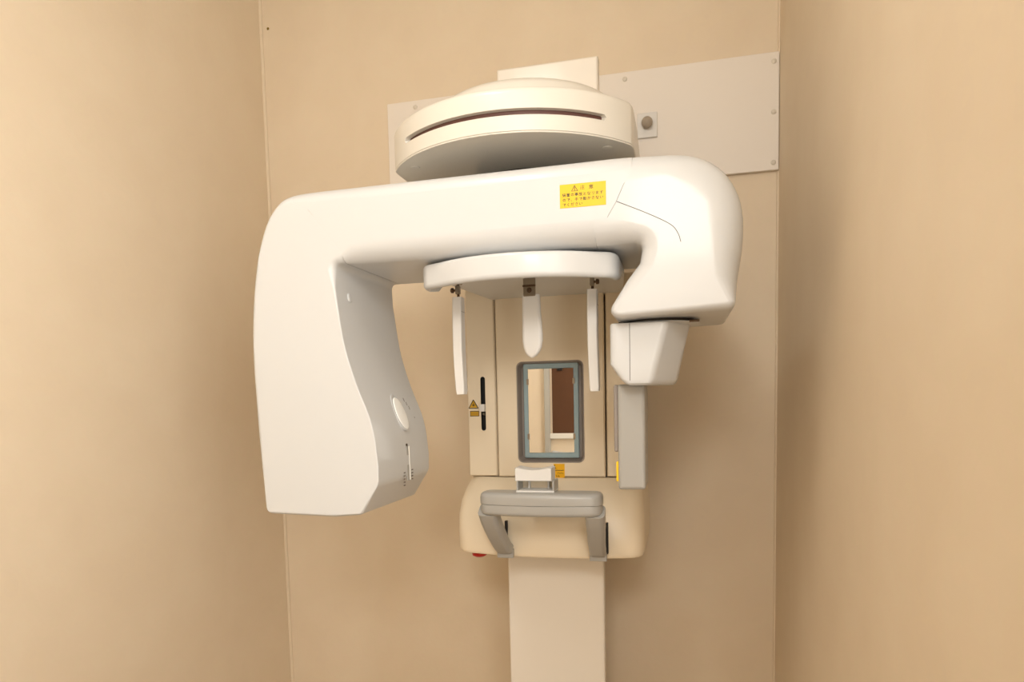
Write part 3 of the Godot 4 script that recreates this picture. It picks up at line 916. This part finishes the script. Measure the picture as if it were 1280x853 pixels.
func chin_support() -> void:
	var cx := -0.2725
	# handle bar: a bowed grey rail in two shells
	for part in [["handle_top", 1.2885, 1.3125, 0.0], ["handle_bottom", 1.2660, 1.2878, 0.0012]]:
		var lv := []
		var y0: float = part[1]
		var y1: float = part[2]
		var d: float = part[3]
		var prof := [[0.008, y0], [0.004, y0 + 0.0012], [0.0012, y0 + 0.004], [0.0, y0 + 0.0085], [0.0, y1 - 0.001], [0.0006, y1]]
		if d == 0.0:
			prof = [[0.0006, y0], [0.0, y0 + 0.001], [0.0, y1 - 0.0105], [0.0015, y1 - 0.005], [0.005, y1 - 0.0015], [0.010, y1]]
		var c := contour([[cx - 0.1225, -0.508, 0.022, 0, 0], [cx + 0.1225, -0.508, 0.022, 0, 0], [cx + 0.1245, -0.560, 0.024, 0, 0], [cx + 0.062, -0.5715, 0, 0, 0], [cx, -0.575, 0, 0, 0], [cx - 0.062, -0.5715, 0, 0, 0], [cx - 0.1245, -0.560, 0.024, 0, 0]], 6)
		for q in prof:
			var ring := PackedVector3Array()
			for i in c.P.size():
				var v: Vector2 = c.P[i] - c.N[i] * (q[0] + d)
				ring.append(Vector3(v.x, q[1], -v.y))
			lv.append(ring)
		obj(part[0], skin(lv), M.grey, unit, 40.0)
	for s in [-1, 1]:
		var x: float = cx + s * 0.108
		var arm_ := obj("handle_arm", sweep(curve([Vector3(x, 1.275, 0.541), Vector3(x - s * 0.001, 1.245, 0.520), Vector3(x - s * 0.004, 1.21, 0.488), Vector3(x - s * 0.006, 1.183, 0.458), Vector3(x - s * 0.007, 1.172, 0.438)], 4), [[0.0195, 0.019], [0.0195, 0.019], [0.019, 0.0185], [0.019, 0.018], [0.0185, 0.0175], [0.0185, 0.017], [0.018, 0.0165], [0.018, 0.016], [0.0178, 0.0155], [0.0175, 0.015], [0.0172, 0.0145], [0.017, 0.014], [0.017, 0.0135], [0.017, 0.013], [0.017, 0.0125], [0.017, 0.012], [0.017, 0.012]], X, 0.55), M.grey, unit)
		obj("arm_foot", block(Vector3(x - s * 0.007, 1.162, 0.437), Vector3(0.036, 0.02, 0.012), 0.002, 0.0015), M.grey, arm_)
		# dark guide slot in the cover beside the arm
		obj("guide_slot", block(Vector3(-0.3715 if s < 0 else -0.1535, 1.2, 0.4325), Vector3(0.005, 0.066, 0.012), 0.001, 0.0005), M.black, unit)
	# chin rest: white block with a scooped top on an open frame
	var lv2 := []
	var cc := -0.2855
	var front := []
	for z in [0.505, 0.508, 0.542, 0.546]:
		var e := 0.0015 if z == 0.505 or z == 0.546 else 0.0
		var ring := PackedVector3Array()
		ring.append(Vector3(cc - 0.0375 + e, 1.3335 + e, z))
		ring.append(Vector3(cc + 0.0375 - e, 1.3335 + e, z))
		for k in 21:
			var t := 1.0 - k / 10.0
			var y := 1.3635 - 0.0065 * pow(cos(t * PI / 2), 0.8)
			if absf(t) > 0.88:
				y -= (absf(t) - 0.88) * 0.03
			ring.append(Vector3(cc + t * (0.0375 - e), y - e, z))
		lv2.append(ring)
	var ch := obj("chin_rest", skin(lv2), M.pad, unit, 30.0)
	var fc := -0.2815
	obj("frame_base", block(Vector3(fc, 1.3135, 0.524), Vector3(0.0765, 0.004, 0.05), 0.001, 0.0006), M.pad, ch)
	for s in [-1, 1]:
		obj("frame_side", block(Vector3(fc + s * 0.0362, 1.3245, 0.524), Vector3(0.0035, 0.021, 0.046), 0.0008, 0.0005), M.grey, ch)
		obj("frame_rib", block(Vector3(fc + s * 0.0200, 1.3245, 0.507), Vector3(0.0035, 0.021, 0.010), 0.0008, 0.0005), M.pad, ch)
	obj("frame_back", block(Vector3(fc, 1.3245, 0.5015), Vector3(0.074, 0.021, 0.003), 0.0008, 0.0005), M.cream, ch)

func sensor() -> void:
	# swivel plate under the sensor arm
	obj("swivel_disc", lathe(Vector3(-0.042, 0, 0.652), [[0.055, 1.6155], [0.072, 1.6160], [0.074, 1.6172], [0.072, 1.6180], [0.055, 1.6182]], 48), M.shell, unit)
	obj("swivel_neck", lathe(Vector3(-0.042, 0, 0.652), [[0.064, 1.6180], [0.064, 1.6235]], 40), M.seam, unit)
	obj("swivel_pin", lathe(Vector3(0.012, 1.6175, 0.70), [[0.0022, 0.0], [0.0022, 0.016]], 10, X), M.dark_metal, unit)
	# tapering mount: rings from the top down
	var lv := []
	for q in [[1.6165, 0.004], [1.6155, 0.001], [1.612, 0.0], [1.55, 0.0], [1.525, 0.0], [1.5185, 0.002], [1.5155, 0.006]]:
		var y: float = q[0]
		var t: float = clampf((1.6165 - y) / 0.1, 0.0, 1.0)
		var k: float = clampf((1.548 - y) / 0.032, 0.0, 1.0)
		var l := -0.114 + 0.024 * k
		var c := contour([[l, -0.60, 0.012, 0, 0], [0.012 - 0.02 * t, -0.60, 0.012, 0, 0], [0.014 - 0.024 * t, -0.655, 0.008, 0, 0], [-0.022 - 0.026 * t, -0.728, 0.010, 0, 0], [l, -0.728, 0.012, 0, 0]], 5)
		var ring := PackedVector3Array()
		for i in c.P.size():
			var v: Vector2 = c.P[i] - c.N[i] * q[1]
			ring.append(Vector3(v.x, y, -v.y))
		lv.append(ring)
	var m := obj("sensor_mount", skin(lv), M.shell, unit, 30.0)
	obj("mount_joint", sweep([Vector3(-0.0815, 1.615, 0.728), Vector3(-0.0815, 1.523, 0.728)], [[0.0004, 0.0004]], X, 0.5, 2), M.seam, m)
	# grey sensor
	var s := obj("sensor_panel", block(Vector3(-0.083, 1.428, 0.637), Vector3(0.046, 0.18, 0.095), 0.005, 0.006), M.grey, unit)
	obj("sensor_cover", block(Vector3(-0.1095, 1.46, 0.638), Vector3(0.008, 0.115, 0.07), 0.003, 0.002), M.bezel, s)
	obj("yellow_sticker", block(Vector3(-0.1075, 1.369, 0.672), Vector3(0.0045, 0.034, 0.012), 0.001, 0.0008), M.yellow, s)
